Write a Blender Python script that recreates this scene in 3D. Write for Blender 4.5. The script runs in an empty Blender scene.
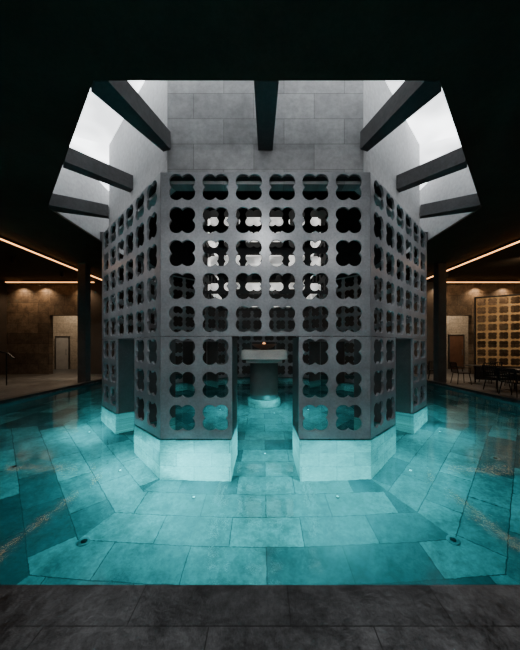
import bpy, bmesh, math, random
from mathutils import Matrix, Vector
random.seed(4)
S=bpy.context.scene
COL=S.collection
R22=math.tan(math.radians(22.5))

# ---------------- materials ----------------
def newmat(name):
    m=bpy.data.materials.new(name); m.use_nodes=True
    nt=m.node_tree; nt.nodes.clear()
    out=nt.nodes.new('ShaderNodeOutputMaterial')
    b=nt.nodes.new('ShaderNodeBsdfPrincipled')
    nt.links.new(b.outputs[0],out.inputs[0])
    return m,nt,b,out
def coords(nt,axes='xy',loc=(0,0,0)):
    tc=nt.nodes.new('ShaderNodeTexCoord')
    mp=nt.nodes.new('ShaderNodeMapping'); mp.inputs['Location'].default_value=loc
    nt.links.new(tc.outputs['Object'],mp.inputs[0])
    if axes=='xy': return mp.outputs[0]
    sp=nt.nodes.new('ShaderNodeSeparateXYZ'); cb=nt.nodes.new('ShaderNodeCombineXYZ')
    nt.links.new(mp.outputs[0],sp.inputs[0])
    nt.links.new(sp.outputs['XYZ'.index(axes[0].upper())],cb.inputs[0])
    nt.links.new(sp.outputs['XYZ'.index(axes[1].upper())],cb.inputs[1])
    return cb.outputs[0]
def octcoords(nt,cx,cy):
    tc=nt.nodes.new('ShaderNodeTexCoord')
    sub=nt.nodes.new('ShaderNodeVectorMath'); sub.operation='SUBTRACT'; sub.inputs[1].default_value=(cx,cy,0)
    nt.links.new(tc.outputs['Object'],sub.inputs[0])
    sp=nt.nodes.new('ShaderNodeSeparateXYZ'); nt.links.new(sub.outputs[0],sp.inputs[0])
    def M(op,a,b=None):
        n=nt.nodes.new('ShaderNodeMath'); n.operation=op
        for k,q in enumerate((a,b)):
            if q is None: continue
            if isinstance(q,(int,float)): n.inputs[k].default_value=q
            else: nt.links.new(q,n.inputs[k])
        return n.outputs[0]
    th=M('ARCTAN2',sp.outputs[0],M('MULTIPLY',sp.outputs[1],-1))
    sec=M('ROUND',M('DIVIDE',th,math.pi/4))
    ang=M('MULTIPLY',sec,-math.pi/4)
    vr=nt.nodes.new('ShaderNodeVectorRotate'); vr.rotation_type='Z_AXIS'
    nt.links.new(sub.outputs[0],vr.inputs['Vector']); nt.links.new(ang,vr.inputs['Angle'])
    off=nt.nodes.new('ShaderNodeCombineXYZ'); nt.links.new(M('MULTIPLY',sec,0.37),off.inputs[0])
    ad=nt.nodes.new('ShaderNodeVectorMath'); nt.links.new(vr.outputs[0],ad.inputs[0]); nt.links.new(off.outputs[0],ad.inputs[1])
    return ad.outputs[0]
def ramp(nt,src,c1,c2,p1=.3,p2=.7):
    r=nt.nodes.new('ShaderNodeValToRGB'); r.color_ramp.elements[0].position=p1; r.color_ramp.elements[1].position=p2
    r.color_ramp.elements[0].color=(*c1,1); r.color_ramp.elements[1].color=(*c2,1)
    nt.links.new(src,r.inputs[0]); return r.outputs[0]
def noise(nt,vec,scale,detail=5,rough=.6):
    n=nt.nodes.new('ShaderNodeTexNoise'); n.inputs['Scale'].default_value=scale
    n.inputs['Detail'].default_value=detail; n.inputs['Roughness'].default_value=rough
    nt.links.new(vec,n.inputs['Vector']); return n.outputs['Fac']
def mult(nt,a,b,f=1.0):
    m=nt.nodes.new('ShaderNodeMix'); m.data_type='RGBA'; m.blend_type='MULTIPLY'; m.inputs[0].default_value=f
    nt.links.new(a,m.inputs[6]); nt.links.new(b,m.inputs[7]); return m.outputs[2]
def bump(nt,b,h,strength=.3,dist=.02):
    n=nt.nodes.new('ShaderNodeBump'); n.inputs['Strength'].default_value=strength; n.inputs['Distance'].default_value=dist
    nt.links.new(h,n.inputs['Height']); nt.links.new(n.outputs[0],b.inputs['Normal'])
def mat_noise(name,c1,c2,scale=3,rough=.7,metal=0,bs=.25,spec=.5):
    m,nt,b,o=newmat(name); v=coords(nt)
    n1=noise(nt,v,scale); n2=noise(nt,v,scale*14,3)
    a=ramp(nt,n1,c1,c2); g=ramp(nt,n2,(.75,.75,.75),(1,1,1))
    nt.links.new(mult(nt,a,g),b.inputs['Base Color'])
    b.inputs['Roughness'].default_value=rough; b.inputs['Metallic'].default_value=metal
    b.inputs['Specular IOR Level'].default_value=spec
    bump(nt,b,n2,bs,.01); return m
def mat_tile(name,c1,c2,cm,w,h,axes='xy',loc=(0,0,0),mortar=.008,rough=.6,nscale=2.5,lo=.55,offset=.5,spec=.5,bias=0,bs=.12,band=.15,fine=.65,oct_=None):
    m,nt,b,o=newmat(name); v=octcoords(nt,*oct_) if oct_ else coords(nt,axes,loc)
    k=nt.nodes.new('ShaderNodeTexBrick'); nt.links.new(v,k.inputs['Vector'])
    k.inputs['Color1'].default_value=(*c1,1);k.inputs['Color2'].default_value=(*c2,1);k.inputs['Mortar'].default_value=(*cm,1)
    k.inputs['Scale'].default_value=1;k.inputs['Mortar Size'].default_value=mortar;k.inputs['Brick Width'].default_value=w;k.inputs['Row Height'].default_value=h
    k.inputs['Bias'].default_value=bias; k.inputs['Mortar Smooth'].default_value=.1
    k.offset=offset
    v=coords(nt) if oct_ else v
    n1=noise(nt,v,nscale,8,.72); g=ramp(nt,n1,(lo,lo,lo),(1,1,1),.5-band,.5+band)
    c=mult(nt,k.outputs['Color'],g)
    n3=noise(nt,v,nscale*6,4,.7); g3=ramp(nt,n3,(fine,fine,fine),(1,1,1),.38,.6)
    nt.links.new(mult(nt,c,g3),b.inputs['Base Color'])
    b.inputs['Roughness'].default_value=rough; b.inputs['Specular IOR Level'].default_value=spec
    n2=noise(nt,v,22,4)
    bump(nt,b,n2,bs,.01); return m
def mat_emit(name,c,s,lo=.85,sc=1.2):
    m,nt,b,o=newmat(name)
    b.inputs['Base Color'].default_value=(*c,1)
    v=coords(nt); n=noise(nt,v,sc,2); r=ramp(nt,n,tuple(x*lo for x in c),c,.38,.62)
    nt.links.new(r,b.inputs['Emission Color']); b.inputs['Emission Strength'].default_value=s
    return m

F=265.0; H=1.6
CX,CY=.05,8.735
A=4.27; W=2*A*R22
DEPTH=1.5
CEIL=4.98; AO=5.34; GL=6.9; ROOF=8.6
PX0,PX1,PY0,PY1=-7.05,7.0,1.735,14.0
PCX,PCY=(PX0+PX1)/2,(PY0+PY1)/2

M_panel=mat_noise('grey_cast_concrete',(.20,.205,.215),(.40,.41,.43),1.8,.28,0,.12)
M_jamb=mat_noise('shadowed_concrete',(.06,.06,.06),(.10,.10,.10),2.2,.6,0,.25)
M_upper=mat_tile('grey_concrete_cladding',(.29,.295,.30),(.41,.415,.42),(.13,.13,.13),1.05,.44,'xz',(.2,0,.18),.004,.65,1.5,.65,fine=.8)
M_stonecol=mat_noise('grey_stone',(.34,.33,.32),(.46,.44,.42),2.5,.6)
M_plinth=mat_tile('pale_stone_cladding',(.42,.47,.44),(.80,.83,.78),(.18,.22,.21),.60,.50,'xz',(.0,0,.05),.006,.6,3.0,.42,fine=.65)
M_pool=mat_tile('pool_stone_tiles',(.045,.075,.08),(.34,.41,.40),(.03,.05,.052),.92,.46,'xy',(.2,.1,0),.006,.6,3.0,.42,band=.15,fine=.70,oct_=(CX-PCX,CY-PCY))
M_poolw=mat_tile('pool_wall_tiles',(.03,.05,.05),(.07,.10,.10),(.02,.03,.03),1.15,.5,'xz',(0,0,0),.008,.6,1.3,.5)
M_deck=mat_tile('dark_slate_paving',(.070,.072,.074),(.14,.142,.145),(.008,.008,.008),.92,.62,'xy',(.76,.38,0),.004,.36,5,.12,bs=.7,band=.12)
M_ceil=mat_noise('black_plaster',(.030,.0205,.014),(.046,.034,.024),1.5,.8,0,.1,.1)
M_white=mat_noise('skylit_parapet_tone',(.50,.505,.51),(.60,.605,.61),.8,.8,0,.05)  # diagonal parapet faces coloured lighter to match their brightness under the skylight
M_reveal=mat_noise('grey_white_plaster',(.34,.345,.35),(.44,.445,.45),.7,.8,0,.05)
M_beam=mat_noise('dark_beam_plaster',(.06,.06,.062),(.09,.09,.092),1.3,.7,0,.1,.2)
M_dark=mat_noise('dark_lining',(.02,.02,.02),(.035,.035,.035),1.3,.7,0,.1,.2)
M_stone=mat_tile('brown_stone_wall',(.17,.13,.095),(.32,.245,.175),(.05,.04,.03),1.1,.55,'xz',(0,0,0),.008,.6,2.5,.35)
M_tan=mat_tile('beige_stone_wall',(.40,.34,.27),(.48,.41,.33),(.25,.19,.14),.9,.6,'xz',(0,0,0),.006,.6,1.5,.7)
M_darkwall=mat_noise('dark_wall_plaster',(.03,.025,.02),(.05,.04,.035),1.2,.7)
M_coping=mat_noise('black_stone_coping',(.010,.010,.010),(.02,.02,.02),3,.5)
M_col=mat_noise('charcoal_column',(.05,.046,.042),(.085,.078,.072),3,.5)
M_led=mat_emit('warm_led',(1,.42,.13),5.5)
M_led2=mat_emit('soft_warm_led',(1,.42,.13),3.2)
M_sky=mat_emit('frosted_daylight_glass',(.94,.97,1.0),5.5,.40,.55)
M_core=mat_emit('pale_luminous_core',(1.0,.98,.94),1.6,.12,1.5)
M_lens=mat_emit('cool_lens',(.7,1,.98),1.2)
M_glow=mat_emit('amber_glow',(1,.42,.16),2)
M_black=mat_noise('black_metal',(.012,.012,.012),(.022,.02,.02),6,.4,.6,.1)
M_gold=mat_noise('bronze_lattice',(.34,.22,.10),(.52,.34,.17),4,.45,.2,.1)
M_wood=mat_noise('reddish_wood',(.13,.06,.035),(.20,.10,.06),3,.5)
M_steel=mat_noise('brushed_steel',(.15,.17,.17),(.25,.27,.27),8,.45,.6,.1)
M_water,nt,b,o=newmat('clear_water'); nt.nodes.remove(b)
v=coords(nt)
n1=noise(nt,v,1.3,2,.4); n2=noise(nt,v,7.0,3,.5)
ad=nt.nodes.new('ShaderNodeMath'); ad.operation='MULTIPLY_ADD'; nt.links.new(n2,ad.inputs[0]); ad.inputs[1].default_value=.2; nt.links.new(n1,ad.inputs[2])
bp=nt.nodes.new('ShaderNodeBump'); bp.inputs['Strength'].default_value=.28; bp.inputs['Distance'].default_value=.02
nt.links.new(ad.outputs[0],bp.inputs['Height'])
rf=nt.nodes.new('ShaderNodeBsdfRefraction'); rf.inputs['IOR'].default_value=1.33; rf.inputs['Roughness'].default_value=0; rf.inputs['Color'].default_value=(.25,.88,.92,1)
gl=nt.nodes.new('ShaderNodeBsdfGlossy'); gl.inputs['Roughness'].default_value=.06
fr=nt.nodes.new('ShaderNodeFresnel'); fr.inputs['IOR'].default_value=1.33
mx=nt.nodes.new('ShaderNodeMixShader')
for s_ in (rf,gl,fr): nt.links.new(bp.outputs[0],s_.inputs['Normal'])
nt.links.new(fr.outputs[0],mx.inputs[0]);nt.links.new(rf.outputs[0],mx.inputs[1]);nt.links.new(gl.outputs[0],mx.inputs[2]);nt.links.new(mx.outputs[0],o.inputs[0])

# ---------------- helpers ----------------
def obj(name,me,mat=None,loc=(0,0,0),parent=None,rotz=0):
    ob=bpy.data.objects.new(name,me); COL.objects.link(ob)
    if mat and me is not None and len(me.materials)==0: me.materials.append(mat)
    ob.location=loc; ob.rotation_euler=(0,0,rotz)
    if parent: ob.parent=parent
    return ob
def tag(ob,label,cat,group=None):
    ob['label']=label; ob['category']=cat
    if group: ob['group']=group
    return ob
def struct(ob,label=None,cat=None):
    ob['kind']='structure'
    if label: ob['label']=label
    if cat: ob['category']=cat
    return ob
def empty(name,loc=(0,0,0),rotz=0):
    e=bpy.data.objects.new(name,None); COL.objects.link(e); e.location=loc; e.rotation_euler=(0,0,rotz); e.empty_display_size=.3; return e
def bm_box(bm,x0,x1,y0,y1,z0,z1,bev=0):
    r=bmesh.ops.create_cube(bm,size=1)
    vs=r['verts']
    for v in vs: v.co=Vector(((x0+x1)/2+v.co.x*(x1-x0),(y0+y1)/2+v.co.y*(y1-y0),(z0+z1)/2+v.co.z*(z1-z0)))
    if bev:
        es=list({e for v in vs for e in v.link_edges})
        bmesh.ops.bevel(bm,geom=es,offset=bev,segments=2,affect='EDGES')
def bm_cyl(bm,r1,r2,p0,p1,seg=16,cap=True):
    p0=Vector(p0);p1=Vector(p1);d=p1-p0
    q=d.to_track_quat('Z','Y').to_matrix().to_4x4()
    bmesh.ops.create_cone(bm,cap_ends=cap,segments=seg,radius1=r1,radius2=r2,depth=d.length,matrix=Matrix.Translation((p0+p1)/2)@q)
def bm_lathe(bm,prof,seg=32,caps=True):
    rings=[]
    for r,z in prof:
        rings.append([bm.verts.new((r*math.cos(2*math.pi*i/seg),r*math.sin(2*math.pi*i/seg),z)) for i in range(seg)])
    for a,b_ in zip(rings,rings[1:]):
        for i in range(seg):
            bm.faces.new((a[i],a[(i+1)%seg],b_[(i+1)%seg],b_[i]))
    if caps:
        bm.faces.new(rings[0][::-1]); bm.faces.new(rings[-1])
def finish(bm,name,smooth=False):
    bmesh.ops.recalc_face_normals(bm,faces=bm.faces)
    me=bpy.data.meshes.new(name); bm.to_mesh(me); bm.free()
    if smooth:
        for p in me.polygons: p.use_smooth=True
        try: me.set_sharp_from_angle(angle=math.radians(35))
        except Exception: pass
    return me
def boxm(name,x0,x1,y0,y1,z0,z1,bev=0):
    bm=bmesh.new(); bm_box(bm,x0,x1,y0,y1,z0,z1,bev); return finish(bm,name)
def boxo(name,x0,x1,y0,y1,z0,z1,mat,parent=None,bev=0):
    cx,cy=(x0+x1)/2,(y0+y1)/2
    return obj(name,boxm(name,x0-cx,x1-cx,y0-cy,y1-cy,0,z1-z0,bev),mat,(cx,cy,z0),parent)
def quatrefoil(cx,cy,c,r,n=9):
    s=math.sqrt(r*r-c*c); a0=math.atan2(-c,s); a1=math.atan2(s,-c)
    pts=[]
    for q in range(4):
        rot=q*math.pi/2
        for i in range(n):
            a=a0+(a1-a0)*i/n
            x=c+r*math.cos(a); y=c+r*math.sin(a)
            pts.append((cx+x*math.cos(rot)-y*math.sin(rot),cy+x*math.sin(rot)+y*math.cos(rot)))
    return pts
def sheet(name,outlines,t):
    cu=bpy.data.curves.new(name,'CURVE'); cu.dimensions='2D'; cu.fill_mode='BOTH'; cu.extrude=t/2
    for pts in outlines:
        sp=cu.splines.new('POLY'); sp.points.add(len(pts)-1)
        for p,(x,y) in zip(sp.points,pts): p.co=(x,y,0,1)
        sp.use_cyclic_u=True
    ob=bpy.data.objects.new(name,cu); COL.objects.link(ob)
    dg=bpy.context.evaluated_depsgraph_get()
    me=bpy.data.meshes.new_from_object(ob.evaluated_get(dg))
    bpy.data.objects.remove(ob); bpy.data.curves.remove(cu)
    bm=bmesh.new(); bm.from_mesh(me); bmesh.ops.remove_doubles(bm,verts=bm.verts,dist=1e-5)
    bmesh.ops.recalc_face_normals(bm,faces=bm.faces); bm.to_mesh(me); bm.free()
    me.name=name; me.materials.clear()
    for p in me.polygons: p.use_smooth=False
    return me
def upright(me,t):
    for v in me.vertices:
        x,y,z=v.co; v.co=(x,z+t/2,y)
    bm=bmesh.new(); bm.from_mesh(me); bmesh.ops.recalc_face_normals(bm,faces=bm.faces); bm.to_mesh(me); bm.free()
    return me

def octo(ap,cx=CX,cy=CY):
    r=ap/math.cos(math.pi/8)
    return [(cx+r*math.cos(math.pi/8+i*math.pi/4),cy+r*math.sin(math.pi/8+i*math.pi/4)) for i in range(8)]

# ---------------- pavilion ----------------
pav=empty('perforated_pavilion',(CX,CY,-DEPTH))
tag(pav,'octagonal grey concrete pavilion with quatrefoil perforations standing in pool','pavilion')
def face_T(i,ap,z):
    th=i*math.pi/4
    return (ap*math.sin(th),-ap*math.cos(th),z+DEPTH),th
T=.04
c_,r_=.097,.126
colx=[(k-2.5)*.5625 for k in range(6)]
rowz=[.37+k*.556 for k in range(8)]
def panel(name,x0,x1,z0,z1,cols,rows,mit0,mit1):
    outl=[[(x0,z0),(x1,z0),(x1,z1),(x0,z1)]]
    for c in cols:
        for r in rows: outl.append(quatrefoil(c,r,c_,r_))
    me=upright(sheet(name,outl,T),T)
    for v in me.vertices:
        if v.co.y>T/2:
            if mit0 and abs(v.co.x-x0)<1e-3: v.co.x+=T*R22
            if mit1 and abs(v.co.x-x1)<1e-3: v.co.x-=T*R22
    me.materials.append(M_panel); return me
hw=W/2-.004
me_up=panel('perforated_panel',-hw,hw,1.752,4.51,colx,rowz[3:],True,True)
me_lo=panel('perforated_panel_low',-hw,-.5625,.02,1.742,colx[:2],rowz[:3],True,False)
me_ro=panel('perforated_panel_low',.5625,hw,.02,1.742,colx[4:],rowz[:3],False,True)
def wedge(name,x0,x1,z0,z1,t,m0,m1,y0=0):
    bm=bmesh.new()
    a=t*R22
    pts=[(x0,y0),(x1,y0),(x1-(a if m1 else 0),y0+t),(x0+(a if m0 else 0),y0+t)]
    lo=[bm.verts.new((p[0],p[1],z0)) for p in pts]; hi=[bm.verts.new((p[0],p[1],z1)) for p in pts]
    bm.faces.new(lo); bm.faces.new(hi)
    for i in range(4): bm.faces.new((lo[i],lo[(i+1)%4],hi[(i+1)%4],hi[i]))
    return finish(bm,name)
AP=A+.015; hp=AP*R22-.002
me_pl=wedge('plinth',-hp,-.58,-DEPTH,-.005,.4,True,False); me_pr=wedge('plinth',.58,hp,-DEPTH,-.005,.4,False,True)
AU=A-.15; hu=AU*R22-.001
me_u=wedge('parapet_wall',-hu,hu,4.40,ROOF-.08,.2,True,True)
me_u2=wedge('parapet_wall_b',-hu,hu,4.40,ROOF-.08,.2,True,True)
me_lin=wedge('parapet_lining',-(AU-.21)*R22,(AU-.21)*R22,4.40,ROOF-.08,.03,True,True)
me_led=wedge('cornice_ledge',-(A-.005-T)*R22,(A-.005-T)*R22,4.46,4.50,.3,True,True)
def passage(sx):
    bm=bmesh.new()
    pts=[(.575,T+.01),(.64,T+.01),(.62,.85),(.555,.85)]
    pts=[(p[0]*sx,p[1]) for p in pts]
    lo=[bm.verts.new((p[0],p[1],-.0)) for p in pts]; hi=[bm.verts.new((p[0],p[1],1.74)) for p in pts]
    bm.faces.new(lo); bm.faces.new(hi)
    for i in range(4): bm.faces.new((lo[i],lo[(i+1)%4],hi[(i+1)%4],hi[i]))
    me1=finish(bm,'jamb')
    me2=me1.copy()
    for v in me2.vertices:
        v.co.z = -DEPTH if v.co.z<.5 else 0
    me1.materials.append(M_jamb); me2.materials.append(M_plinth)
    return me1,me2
ja,jb=passage(-1); jc,jd=passage(1)
for m_,mt in ((me_pl,M_plinth),(me_pr,M_plinth),(me_u,M_upper),(me_u2,M_white),(me_led,M_dark),(me_lin,M_dark)): m_.materials.append(mt)  # lining and ledge coloured dark so the inside reads as shaded
for i in range(8):
    for nm,me,ap in (('perforated_panel',me_up,A),('perforated_panel',me_lo,A),('perforated_panel',me_ro,A),('plinth',me_pl,AP),('plinth',me_pr,AP),
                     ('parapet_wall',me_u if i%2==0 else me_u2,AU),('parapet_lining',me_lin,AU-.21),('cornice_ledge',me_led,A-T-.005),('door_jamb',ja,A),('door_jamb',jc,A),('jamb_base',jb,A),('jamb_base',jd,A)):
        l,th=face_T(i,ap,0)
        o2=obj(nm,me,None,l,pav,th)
        if nm=='plinth': o2['label']='pale stone plinth submerged under water'
me=sheet('roof_slab',[octo(AU,0,0)],.15); obj('roof_slab',me,M_dark,(0,0,ROOF+DEPTH),pav)

def light(name,kind,loc,e,color,size=.1,rot=None,**kw):
    l=bpy.data.lights.new(name,kind); l.energy=e; l.color=color
    if kind=='AREA':
        l.shape='RECTANGLE'; l.size=size; l.size_y=kw.get('sy',size)
    else: l.shadow_soft_size=size
    if kind=='SPOT': l.spot_size=kw.get('ang',2.0); l.spot_blend=kw.get('blend',.6)
    ob=bpy.data.objects.new(name,l); COL.objects.link(ob); ob.location=loc
    if rot is not None: ob.rotation_euler=rot
    if kw.get('parent'): ob.parent=kw['parent']
    return ob
# invented lattice box with glowing panes, added for bright glimpses through the holes
LZ=2.95; HL=1.75; LH=2.30
ln=empty('added_glow_box',(CX,CY,LZ)); tag(ln,'added square hanging box with dark quatrefoil lattice and pale glowing panes','added light')
outl=[[(-HL,0),(HL,0),(HL,LH),(-HL,LH)]]
for k in range(6):
    for j in range(4): outl.append(quatrefoil((k-2.5)*.57,.29+j*.57,.095,.12,7))
me=upright(sheet('glow_box_lattice',outl,.03),.03); me.materials.append(M_dark)
for i in range(4):
    th=i*math.pi/2
    obj('glow_box_lattice',me,None,(HL*math.sin(th),-HL*math.cos(th),0),ln,th)
for z0,z1 in ((.12,.32),(.82,1.06),(1.46,2.12)):
    bm=bmesh.new(); bm_box(bm,-.30,.30,-.03,.03,z0,z1,.02); mp_=finish(bm,'added_glow_pane'); mp_.materials.append(M_core)
    for i in range(4):
        th=i*math.pi/2
        for k in range(4):
            x=(k-1.5)*.78
            obj('added_glow_pane',mp_,None,(x*math.cos(th)+1.52*math.sin(th),x*math.sin(th)-1.52*math.cos(th),0),ln,th)
obj('glow_box_top',boxm('glow_box_top',-HL,HL,-HL,HL,LH,LH+.04),M_dark,(0,0,0),ln)
for sx in (-1,1):
    bm=bmesh.new(); bm_cyl(bm,.012,.012,(sx*1.2,0,LH+.04),(sx*1.2,0,ROOF-.08-LZ),8); obj('cord',finish(bm,'cord'),M_black,(0,0,0),ln)

# fountain in middle
fo=empty('fountain_pedestal',(CX,CY,-DEPTH)); tag(fo,'dark round stone column with broad grey square capital rising from water','fountain')
bm=bmesh.new(); bm_cyl(bm,.46,.46,(0,0,0),(0,0,1.04+DEPTH),40); obj('shaft',finish(bm,'shaft',True),M_col,(0,0,0),fo)
bm=bmesh.new(); bm_box(bm,-.56,.56,-.56,.56,1.04+DEPTH,1.15+DEPTH,.01); bm_box(bm,-.70,.70,-.70,.70,1.15+DEPTH,1.44+DEPTH,.01)
obj('capital',finish(bm,'capital'),M_stonecol,(0,0,0),fo)
bm=bmesh.new(); bm_lathe(bm,[(.50,0),(.54,.05),(.54,.9),(.48,.96)],32); obj('foot_ring',finish(bm,'foot_ring',True),M_plinth,(0,0,0),fo)
bw=empty('lamp_bowl',(CX,CY,1.44)); tag(bw,'shallow bronze bowl with faint amber light on pedestal','lamp')
bm=bmesh.new(); bm_lathe(bm,[(.12,0),(.14,.03),(.30,.09),(.42,.19),(.40,.19),(.28,.12),(.05,.08)],32); obj('bowl',finish(bm,'bowl',True),M_wood,(0,0,0),bw)
bm=bmesh.new(); bm_lathe(bm,[(.02,0),(.05,.02),(.05,.10),(.02,.13)],20); obj('bulb',finish(bm,'bulb',True),M_glow,(0,0,.12),bw)
s_=light('capital_fill','SPOT',(0,-2.9,4.2+DEPTH),150,(1,.96,.9),.05,None,ang=.5,parent=pav); s_.rotation_euler=(Vector((0,-.3,1.35))-Vector((0,-2.9,4.2))).to_track_quat('-Z','Y').to_euler()  # unseen spot added to brighten the capital

# ---------------- skylight ----------------
BH=.30
rc=AO/math.cos(math.pi/8); ru=AU/math.cos(math.pi/8)
def beam_mesh(w_out,w_in,r_out,r_in,corner):
    bm=bmesh.new()
    if corner: pts=[(-w_out,-(r_out-w_out*math.tan(math.pi/8)-.01)),(0,-(r_out-.01)),(w_out,-(r_out-w_out*math.tan(math.pi/8)-.01)),(w_in,-(r_in+.01)),(-w_in,-(r_in+.01))]
    else: pts=[(-w_out,-(r_out-.01)),(w_out,-(r_out-.01)),(w_in,-(r_in+.01)),(-w_in,-(r_in+.01))]
    lo=[bm.verts.new((*p,0)) for p in pts]; hi=[bm.verts.new((*p,BH)) for p in pts]; bm.faces.new(lo); bm.faces.new(hi); n=len(pts)
    for q in range(n): bm.faces.new((lo[q],lo[(q+1)%n],hi[(q+1)%n],hi[q]))
    m_=finish(bm,'skylight_beam'); m_.materials.append(M_beam); return m_
me_b=beam_mesh(.16,.125,AO,AU,False); me_bs=beam_mesh(.12,.09,AO,AU,False); me_bc=beam_mesh(.17,.08,rc,ru,True)
for i in range(16):
    ob=obj('skylight_beam',(me_b if i==0 else me_bs) if i%2==0 else me_bc,None,(CX,CY,CEIL),None,i*math.pi/8)
    tag(ob,'dark plastered beam bridging skylight opening to pavilion wall','beam','skylight beams')
me_r=wedge('wall_skylight',-AO*R22,AO*R22,CEIL+.045,GL+.1,-.15,True,True); me_r.materials.append(M_reveal)
for i in range(8):
    th=i*math.pi/4
    ob=obj('wall_skylight_%d'%(i+1),me_r,None,(CX+AO*math.sin(th),CY-AO*math.cos(th),0),None,th); struct(ob)
    bm=bmesh.new()
    a0,a1=AU+.005,AO-.005
    lo=[(-a0*R22,-a0),(a0*R22,-a0),(a1*R22,-a1),(-a1*R22,-a1)]
    vs=[bm.verts.new((p[0],p[1],0)) for p in lo]; f=bm.faces.new(vs)
    ex=bmesh.ops.extrude_face_region(bm,geom=[f])
    for v in ex['geom']:
        if isinstance(v,bmesh.types.BMVert): v.co.z+=.03
    struct(obj('window_%d'%(i+1),finish(bm,'window'),M_sky,(CX,CY,GL),None,th))

# ---------------- room shell ----------------
YB=14.3
X0,X1,Y0,Y1=-13.8,14.8,-3.5,YB
me=sheet('ceiling',[[(X0-.3,Y0-.3),(X1+.3,Y0-.3),(X1+.3,19),(X0-.3,19)],octo(AO+.005)],.04)
struct(obj('ceiling',me,M_ceil,(0,0,CEIL+.022)))
me=sheet('floor',[[(X0-.3,Y0-.3),(X1+.3,Y0-.3),(X1+.3,19),(X0-.3,19)],[(PX0,PY0),(PX1,PY0),(PX1,PY1),(PX0,PY1)]],.12)
struct(obj('floor',me,M_deck,(0,0,-.03)))
struct(boxo('floor_pool',PX0-.2,PX1+.2,PY0-.2,PY1+.2,-DEPTH-.2,-DEPTH,M_pool))
struct(boxo('wall_pool_near',PX0-.2,PX1+.2,PY0-.2,PY0,-DEPTH,-.09,M_poolw))
struct(boxo('wall_pool_far',PX0-.2,PX1+.2,PY1,PY1+.2,-DEPTH,-.09,M_poolw))
for nm,xa,xb in (('wall_pool_left',PX0-.2,PX0),('wall_pool_right',PX1,PX1+.2)):
    struct(boxo(nm,xa,xb,PY0,PY1,-DEPTH,-.09,M_poolw))
struct(boxo('trim_1',PX0-.22,PX0+.0,PY0+.02,PY1,.03,.10,M_coping)); struct(boxo('trim_2',PX1,PX1+.22,PY0+.02,PY1,.03,.10,M_coping)); struct(boxo('trim_3',PX0,PX1,PY1,PY1+.2,.03,.10,M_coping))
bm=bmesh.new(); vs=[bm.verts.new(p) for p in ((PX0,PY0,0),(PX1,PY0,0),(PX1,PY1,0),(PX0,PY1,0))]; bm.faces.new(vs)
w=obj('pool_water',finish(bm,'pool_water'),M_water); 
if w.data.polygons[0].normal.z<0: w.data.flip_normals()
tag(w,'clear turquoise pool water with faint ripples','water')

struct(boxo('wall_left',X0-.3,X0,Y0,19,-.0,CEIL,M_darkwall)); struct(boxo('wall_right',X1,X1+.3,Y0,19,0,CEIL,M_darkwall))
struct(boxo('wall_near',X0,X1,Y0-.3,Y0,0,CEIL,M_darkwall)); struct(boxo('wall_far',X0,X1,17.3,17.6,0,CEIL,M_tan))
DT=3.2
struct(boxo('wall_back_left',X0,-11.5,Y1,Y1+.25,.03,CEIL,M_stone))
struct(boxo('wall_back_middle',-9.85,9.75,Y1,Y1+.25,.03,CEIL,M_darkwall))
struct(boxo('wall_back_right',11.3,X1,Y1,Y1+.25,.03,CEIL,M_stone))
struct(boxo('wall_lintel_left',-11.5,-9.85,Y1,Y1+.25,DT,CEIL,M_stone))
struct(boxo('wall_lintel_right',9.75,11.3,Y1,Y1+.25,DT,CEIL,M_stone))

for x in (-7.47,7.43):
    c=empty('column',(x,11.1,.03)); tag(c,'square dark stone column at the pool edge','column','columns at the pool edge')
    bm=bmesh.new(); bm_box(bm,-.17,.17,-.17,.17,0,CEIL-.03,.015); obj('shaft',finish(bm,'shaft'),M_col,(0,0,0),c)
def door(name,x,y,w_,h_,mat,label):
    d=empty(name,(x,y,.03)); tag(d,label,'door')
    obj('door_leaf',boxm('door_leaf',-w_/2,w_/2,0,.06,0,h_,.005),mat,(0,0,0),d)
    bm=bmesh.new(); bm_box(bm,-w_/2-.05,-w_/2,-.03,.09,0,h_+.05,.005); bm_box(bm,w_/2,w_/2+.05,-.03,.09,0,h_+.05,.005); bm_box(bm,-w_/2-.05,w_/2+.05,-.03,.09,h_,h_+.05,.005)
    obj('door_frame',finish(bm,'door_frame'),M_col,(0,0,0),d)
    bm=bmesh.new(); bm_cyl(bm,.015,.015,(w_/2-.12,-.05,.9),(w_/2-.12,-.05,1.3),8); bm_box(bm,w_/2-.13,w_/2-.11,-.05,0,.95,.97); bm_box(bm,w_/2-.13,w_/2-.11,-.05,0,1.23,1.25)
    obj('door_handle',finish(bm,'door_handle'),M_steel,(0,0,0),d)
door('corridor_door',-13.0,17.2,.8,2.1,M_stonecol,'grey door in the beige corridor wall')
door('corridor_door',12.6,17.2,.9,2.2,M_wood,'reddish wooden door in the beige corridor wall')

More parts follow.
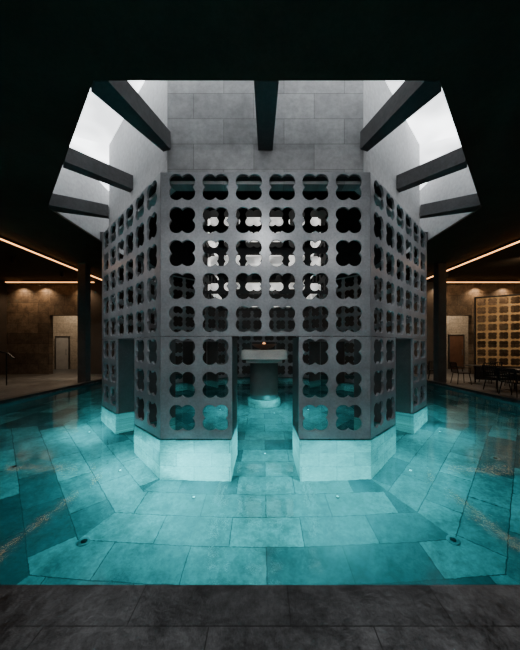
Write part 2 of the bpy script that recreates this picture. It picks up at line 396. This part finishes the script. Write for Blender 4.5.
def strip(x0,x1,y0,y1,label,mt):
    s=empty('ceiling_light_strip',((x0+x1)/2,(y0+y1)/2,CEIL)); tag(s,label,'light strip','warm ceiling light strips')
    hx,hy=(x1-x0)/2,(y1-y0)/2
    obj('channel',boxm('channel',-hx*.6,hx*.6,-hy*.99,hy*.99,-.085,0),M_black,(0,0,0),s)
    obj('diffuser',boxm('diffuser',-hx,hx,-hy,hy,-.12,-.086),mt,(0,0,0),s)
strip(-8.115,-8.085,4,13.4,'warm amber linear light running along dark ceiling',M_led)
strip(8.12,8.15,4,13.4,'warm amber linear light running along dark ceiling',M_led)
strip(-13.4,-8.8,13.8,13.88,'warm amber linear light washing stone wall',M_led2)
strip(9.0,14.4,13.8,13.88,'warm amber linear light washing stone wall',M_led2)
for x in (-12,12):
    cl=empty('corridor_ceiling_lamp',(x,16,CEIL)); tag(cl,'flat warm ceiling lamp in corridor','lamp','corridor ceiling lamps')
    obj('housing',boxm('housing',-.3,.3,-.3,.3,-.06,0,.01),M_black,(0,0,0),cl)
    light('corridor_light','AREA',(0,0,-.08),110,(1,.78,.54),.5,(0,0,0),parent=cl)
bm=bmesh.new(); bm_lathe(bm,[(.075,-.20),(.075,0),(.067,0),(.067,-.20),(.075,-.20)],20,False); me_sn=finish(bm,'snoot',True); me_sn.materials.append(M_black)
for x in (-12.9,-11.7,-9.6,9.4,11.5,13.0):  # washers added to brighten the wall, snoots keep their lamps off the water
    cl=empty('added_washer',(x,13.98,CEIL)); tag(cl,'black cylindrical downlight added to brighten stone wall with warm light','lamp','added wall grazing downlights')
    obj('snoot',me_sn,None,(0,0,0),cl)
    light('washer_fill','SPOT',(0,0,-.19),110,(1,.64,.36),.03,(math.radians(8),0,0),ang=2.3,blend=1,parent=cl)

# lattice screen
sc=empty('lattice_screen',(9.75,12.1,.03),math.radians(-30)); tag(sc,'bronze lattice screen with quatrefoil openings and dark frame','screen')
outl=[[(0,.65),(4.2,.65),(4.2,3.7),(0,3.7)]]
for k in range(11):
    for j in range(8): outl.append(quatrefoil(.20+k*.38,.84+j*.381,.068,.092,8))
me=upright(sheet('lattice',outl,.05),.05); obj('lattice',me,M_gold,(0,0,0),sc)
bm=bmesh.new(); bm_box(bm,-.06,0,-.02,.07,0,3.76); bm_box(bm,4.2,4.26,-.02,.07,0,3.76); bm_box(bm,0,4.2,-.02,.07,3.7,3.76); bm_box(bm,0,4.2,-.02,.07,0,.65)
obj('frame',finish(bm,'frame'),M_black,(0,0,0),sc)
cl=empty('added_washer',(10.2,9.9,CEIL)); tag(cl,'unseen warm ceiling lamp added to brighten the lattice screen','lamp')  # extra lamp out of view, brings out the lattice screen
obj('housing',boxm('housing',-.2,.2,-.2,.2,-.03,0,.01),M_black,(0,0,0),cl)
light('screen_fill','AREA',(0,0,-.08),85,(1,.74,.46),.35,(math.radians(42),0,math.radians(-28)),parent=cl)

# furniture
def tube(bm,pts,r=.013):
    for a,b_ in zip(pts,pts[1:]): bm_cyl(bm,r,r,a,b_,8)
def chair_parts():
    P={}
    bm=bmesh.new(); bm_box(bm,-.24,.24,-.23,.23,.43,.47,.015); P['seat']=finish(bm,'seat')
    bm=bmesh.new()
    for k in range(7):
        x=-.21+k*.07; tube(bm,[(x,.22,.46),(x,.29,.84)],.010)
    tube(bm,[(-.25,.22,.45),(-.24,.30,.86),(.24,.30,.86),(.25,.22,.45)],.018); P['backrest']=finish(bm,'backrest')
    bm=bmesh.new(); tube(bm,[(-.26,-.2,.44),(-.28,-.18,.66),(-.27,.26,.68)],.016); P['armrest']=finish(bm,'armrest')
    bm=bmesh.new(); tube(bm,[(.26,-.2,.44),(.28,-.18,.66),(.27,.26,.68)],.016); P['armrest_b']=finish(bm,'armrest')
    for q,(sx,sy) in enumerate(((-1,-1),(1,-1),(-1,1),(1,1))):
        bm=bmesh.new(); bm_cyl(bm,.013,.018,(sx*.26,sy*.25,0),(sx*.2,sy*.19,.44),8); P['leg_%d'%q]=finish(bm,'leg')
    for m_ in P.values(): m_.materials.append(M_black)
    return P
CP=chair_parts()
def chair(x,y,rz):
    e=empty('armchair',(x,y,.03),rz); tag(e,'black metal armchair with slatted back by the pool','chair','black metal chairs by the pool')
    for k,m_ in CP.items():
        obj(k.split('_')[0],m_,None,(0,0,0),e)
bm=bmesh.new(); bm_lathe(bm,[(.36,.71),(.38,.72),(.38,.735),(.36,.745)],32); mt_top=finish(bm,'table_top')
bm=bmesh.new(); bm_cyl(bm,.03,.03,(0,0,.02),(0,0,.71),12); mt_pole=finish(bm,'pole')
bm=bmesh.new(); bm_lathe(bm,[(.24,0),(.24,.012),(.05,.03)],24); mt_base=finish(bm,'base')
for m_ in (mt_top,mt_pole,mt_base): m_.materials.append(M_black)
def table(x,y):
    e=empty('round_table',(x,y,.03)); tag(e,'small round black pedestal table by the pool','table','round tables by the pool')
    obj('table_top',mt_top,None,(0,0,0),e);obj('pole',mt_pole,None,(0,0,0),e);obj('base',mt_base,None,(0,0,0),e)
table(8.75,10.9);chair(8.05,10.75,math.radians(80));chair(9.45,11.0,math.radians(-80))
table(8.75,9.2);chair(8.05,9.1,math.radians(95));chair(9.45,9.4,math.radians(-70));chair(8.8,9.95,math.radians(5))
table(8.2,7.9);chair(7.6,8.0,math.radians(100));chair(8.85,7.7,math.radians(-100))
chair(7.75,11.9,math.radians(150)); chair(9.7,10.2,math.radians(-140))
for x,y,lb in ((8.6,12.4,'warm ceiling downlight added to brighten the seating area'),(10.4,10.3,'warm ceiling downlight added to brighten the seating area'),(-9.3,12.3,'warm ceiling downlight added to brighten the pool deck'),(-9.6,10.2,'warm ceiling downlight added to brighten the pool deck')):
    cl=empty('added_downlight',(x,y,CEIL)); tag(cl,lb,'lamp')  # extra lamps put in to lift the seats and side deck
    obj('snoot',me_sn,None,(0,0,0),cl)
    light('seat_fill','SPOT',(0,0,-.19),420,(1,.76,.52),.03,(0,0,0),ang=1.7,blend=1,parent=cl)

hr=empty('stair_handrail',(-9.9,10.3,.03)); tag(hr,'dark metal handrail with thin posts beside stairwell','handrail')
bm=bmesh.new(); tube(bm,[(-2.2,0,1.75),(.0,0,1.25),(.25,0,1.05)],.03); obj('rail',finish(bm,'rail'),M_black,(0,0,0),hr)
for x in (-1.9,-1.0,-.05):
    bm=bmesh.new(); bm_cyl(bm,.02,.02,(0,0,0),(0,0,1.25-x*.22),8); obj('post',finish(bm,'post'),M_black,(x,0,0),hr)

# pool fittings
bm=bmesh.new(); bm_lathe(bm,[(.07,0),(.07,.006),(.055,.009)],24); mdrain=finish(bm,'rim'); mdrain.materials.append(M_steel)
bm=bmesh.new(); bm_lathe(bm,[(.035,.009),(.035,.012),(.02,.014)],16); mgr=finish(bm,'grate'); mgr.materials.append(M_black)
for x,y in ((2.3,3.2),(-2.15,3.2),(-4.3,4.6),(4.3,4.9)):
    e=empty('pool_inlet',(x,y,-DEPTH)); tag(e,'round steel inlet cover set in pool floor','pool inlet','pool floor inlets')
    obj('rim',mdrain,None,(0,0,0),e); obj('grate',mgr,None,(0,0,0),e)
bm=bmesh.new(); bm_lathe(bm,[(.035,0),(.035,.015),(.03,.02)],20); mfx=finish(bm,'housing'); mfx.materials.append(M_steel)
bm=bmesh.new(); bm_lathe(bm,[(.02,.02),(.02,.024),(.01,.028)],12); mln=finish(bm,'lens'); mln.materials.append(M_lens)
TEAL=(.38,.95,1.0)
def uw(x,y,e_,h=.34):
    e=empty('underwater_spotlight',(x,y,-DEPTH)); tag(e,'small round underwater light glinting on pool floor','underwater light','underwater floor lights')
    obj('housing',mfx,None,(0,0,0),e); obj('lens',mln,None,(0,0,0),e)
    light('underwater_lamp','POINT',(0,0,h),e_,TEAL,0.0,parent=e)
PW=[130,80,12,5,4,5,12,80]
for i in range(8):
    th=i*math.pi/4
    for s in (-1.1,1.1):
        ap=A+.42
        x=CX+ap*math.sin(th)+s*math.cos(th); y=CY-ap*math.cos(th)+s*math.sin(th)
        uw(x,y,PW[i],.5)
uw(-1.3,CY-.6,35,.8) ; uw(1.4,CY-.6,35,.8); uw(CX+.3,CY-.95,80,.9); uw(CX,CY-3.4,40,.5)  # hidden lamps added inside to brighten the doorway and column foot
for x in (0.1,):  # added fill light, throws teal onto the floor and plinths
    e=empty('pool_fill_light',(x,PY0+.02,-.75)); tag(e,'unseen underwater light added to brighten pool floor and plinths','underwater light','added underwater wall lights')
    bm=bmesh.new(); bm_cyl(bm,.1,.1,(0,0,0),(0,.03,0),20); obj('housing',finish(bm,'housing'),M_steel,(0,0,0),e)
    light('pool_fill_lamp','SPOT',(0,.08,0),45,TEAL,.0,(math.radians(86),0,0),ang=1.8,parent=e)

for x in (-2.5,0,2.5):  # fill lamps added behind the camera for the paving
    e=empty('added_downlight',(x,-.6,CEIL)); tag(e,'unseen ceiling downlight added to brighten the dark paving','lamp','added ceiling downlights')
    bm=bmesh.new(); bm_cyl(bm,.12,.12,(0,0,-.03),(0,0,0),20); obj('housing',finish(bm,'housing'),M_black,(0,0,0),e)
    light('downlight','AREA',(0,0,-.06),50,(.98,.99,1),.5,(math.radians(14),0,0),parent=e)
for x,y,tx,ty,e_ in ((0,1.0,CX,4.5,240),(-5.4,3.0,-3.0,5.7,260),(5.5,3.0,3.1,5.7,260)):  # spots added out of view to lift the panel brightness
    e=empty('panel_fill_spot',(x,y,CEIL)); tag(e,'unseen ceiling spotlight added to brighten the perforated concrete','lamp','added ceiling spotlights')
    bm=bmesh.new(); bm_cyl(bm,.05,.05,(0,0,-.10),(0,0,0),16); obj('housing',finish(bm,'housing'),M_black,(0,0,0),e)
    l=light('panel_fill','SPOT',(0,0,-.16),e_,(.92,.96,1),.12,None,ang=1.15,blend=1.0,parent=e)
    l.rotation_euler=(Vector((tx,ty,3.3))-Vector((x,y,CEIL-.16))).to_track_quat('-Z','Y').to_euler()

wd=bpy.data.worlds.new('World'); S.world=wd; wd.use_nodes=True
wd.node_tree.nodes['Background'].inputs[0].default_value=(.7,.8,1,1); wd.node_tree.nodes['Background'].inputs[1].default_value=.02
cam=bpy.data.cameras.new('camera'); co=bpy.data.objects.new('camera',cam); COL.objects.link(co)
co.location=(0,0,H); co.rotation_euler=(math.pi/2,0,0)
cam.sensor_fit='VERTICAL'; cam.sensor_height=36; cam.lens=F/650*36; cam.shift_x=-2.5/650; cam.shift_y=20/650; cam.clip_start=.05
S.camera=co
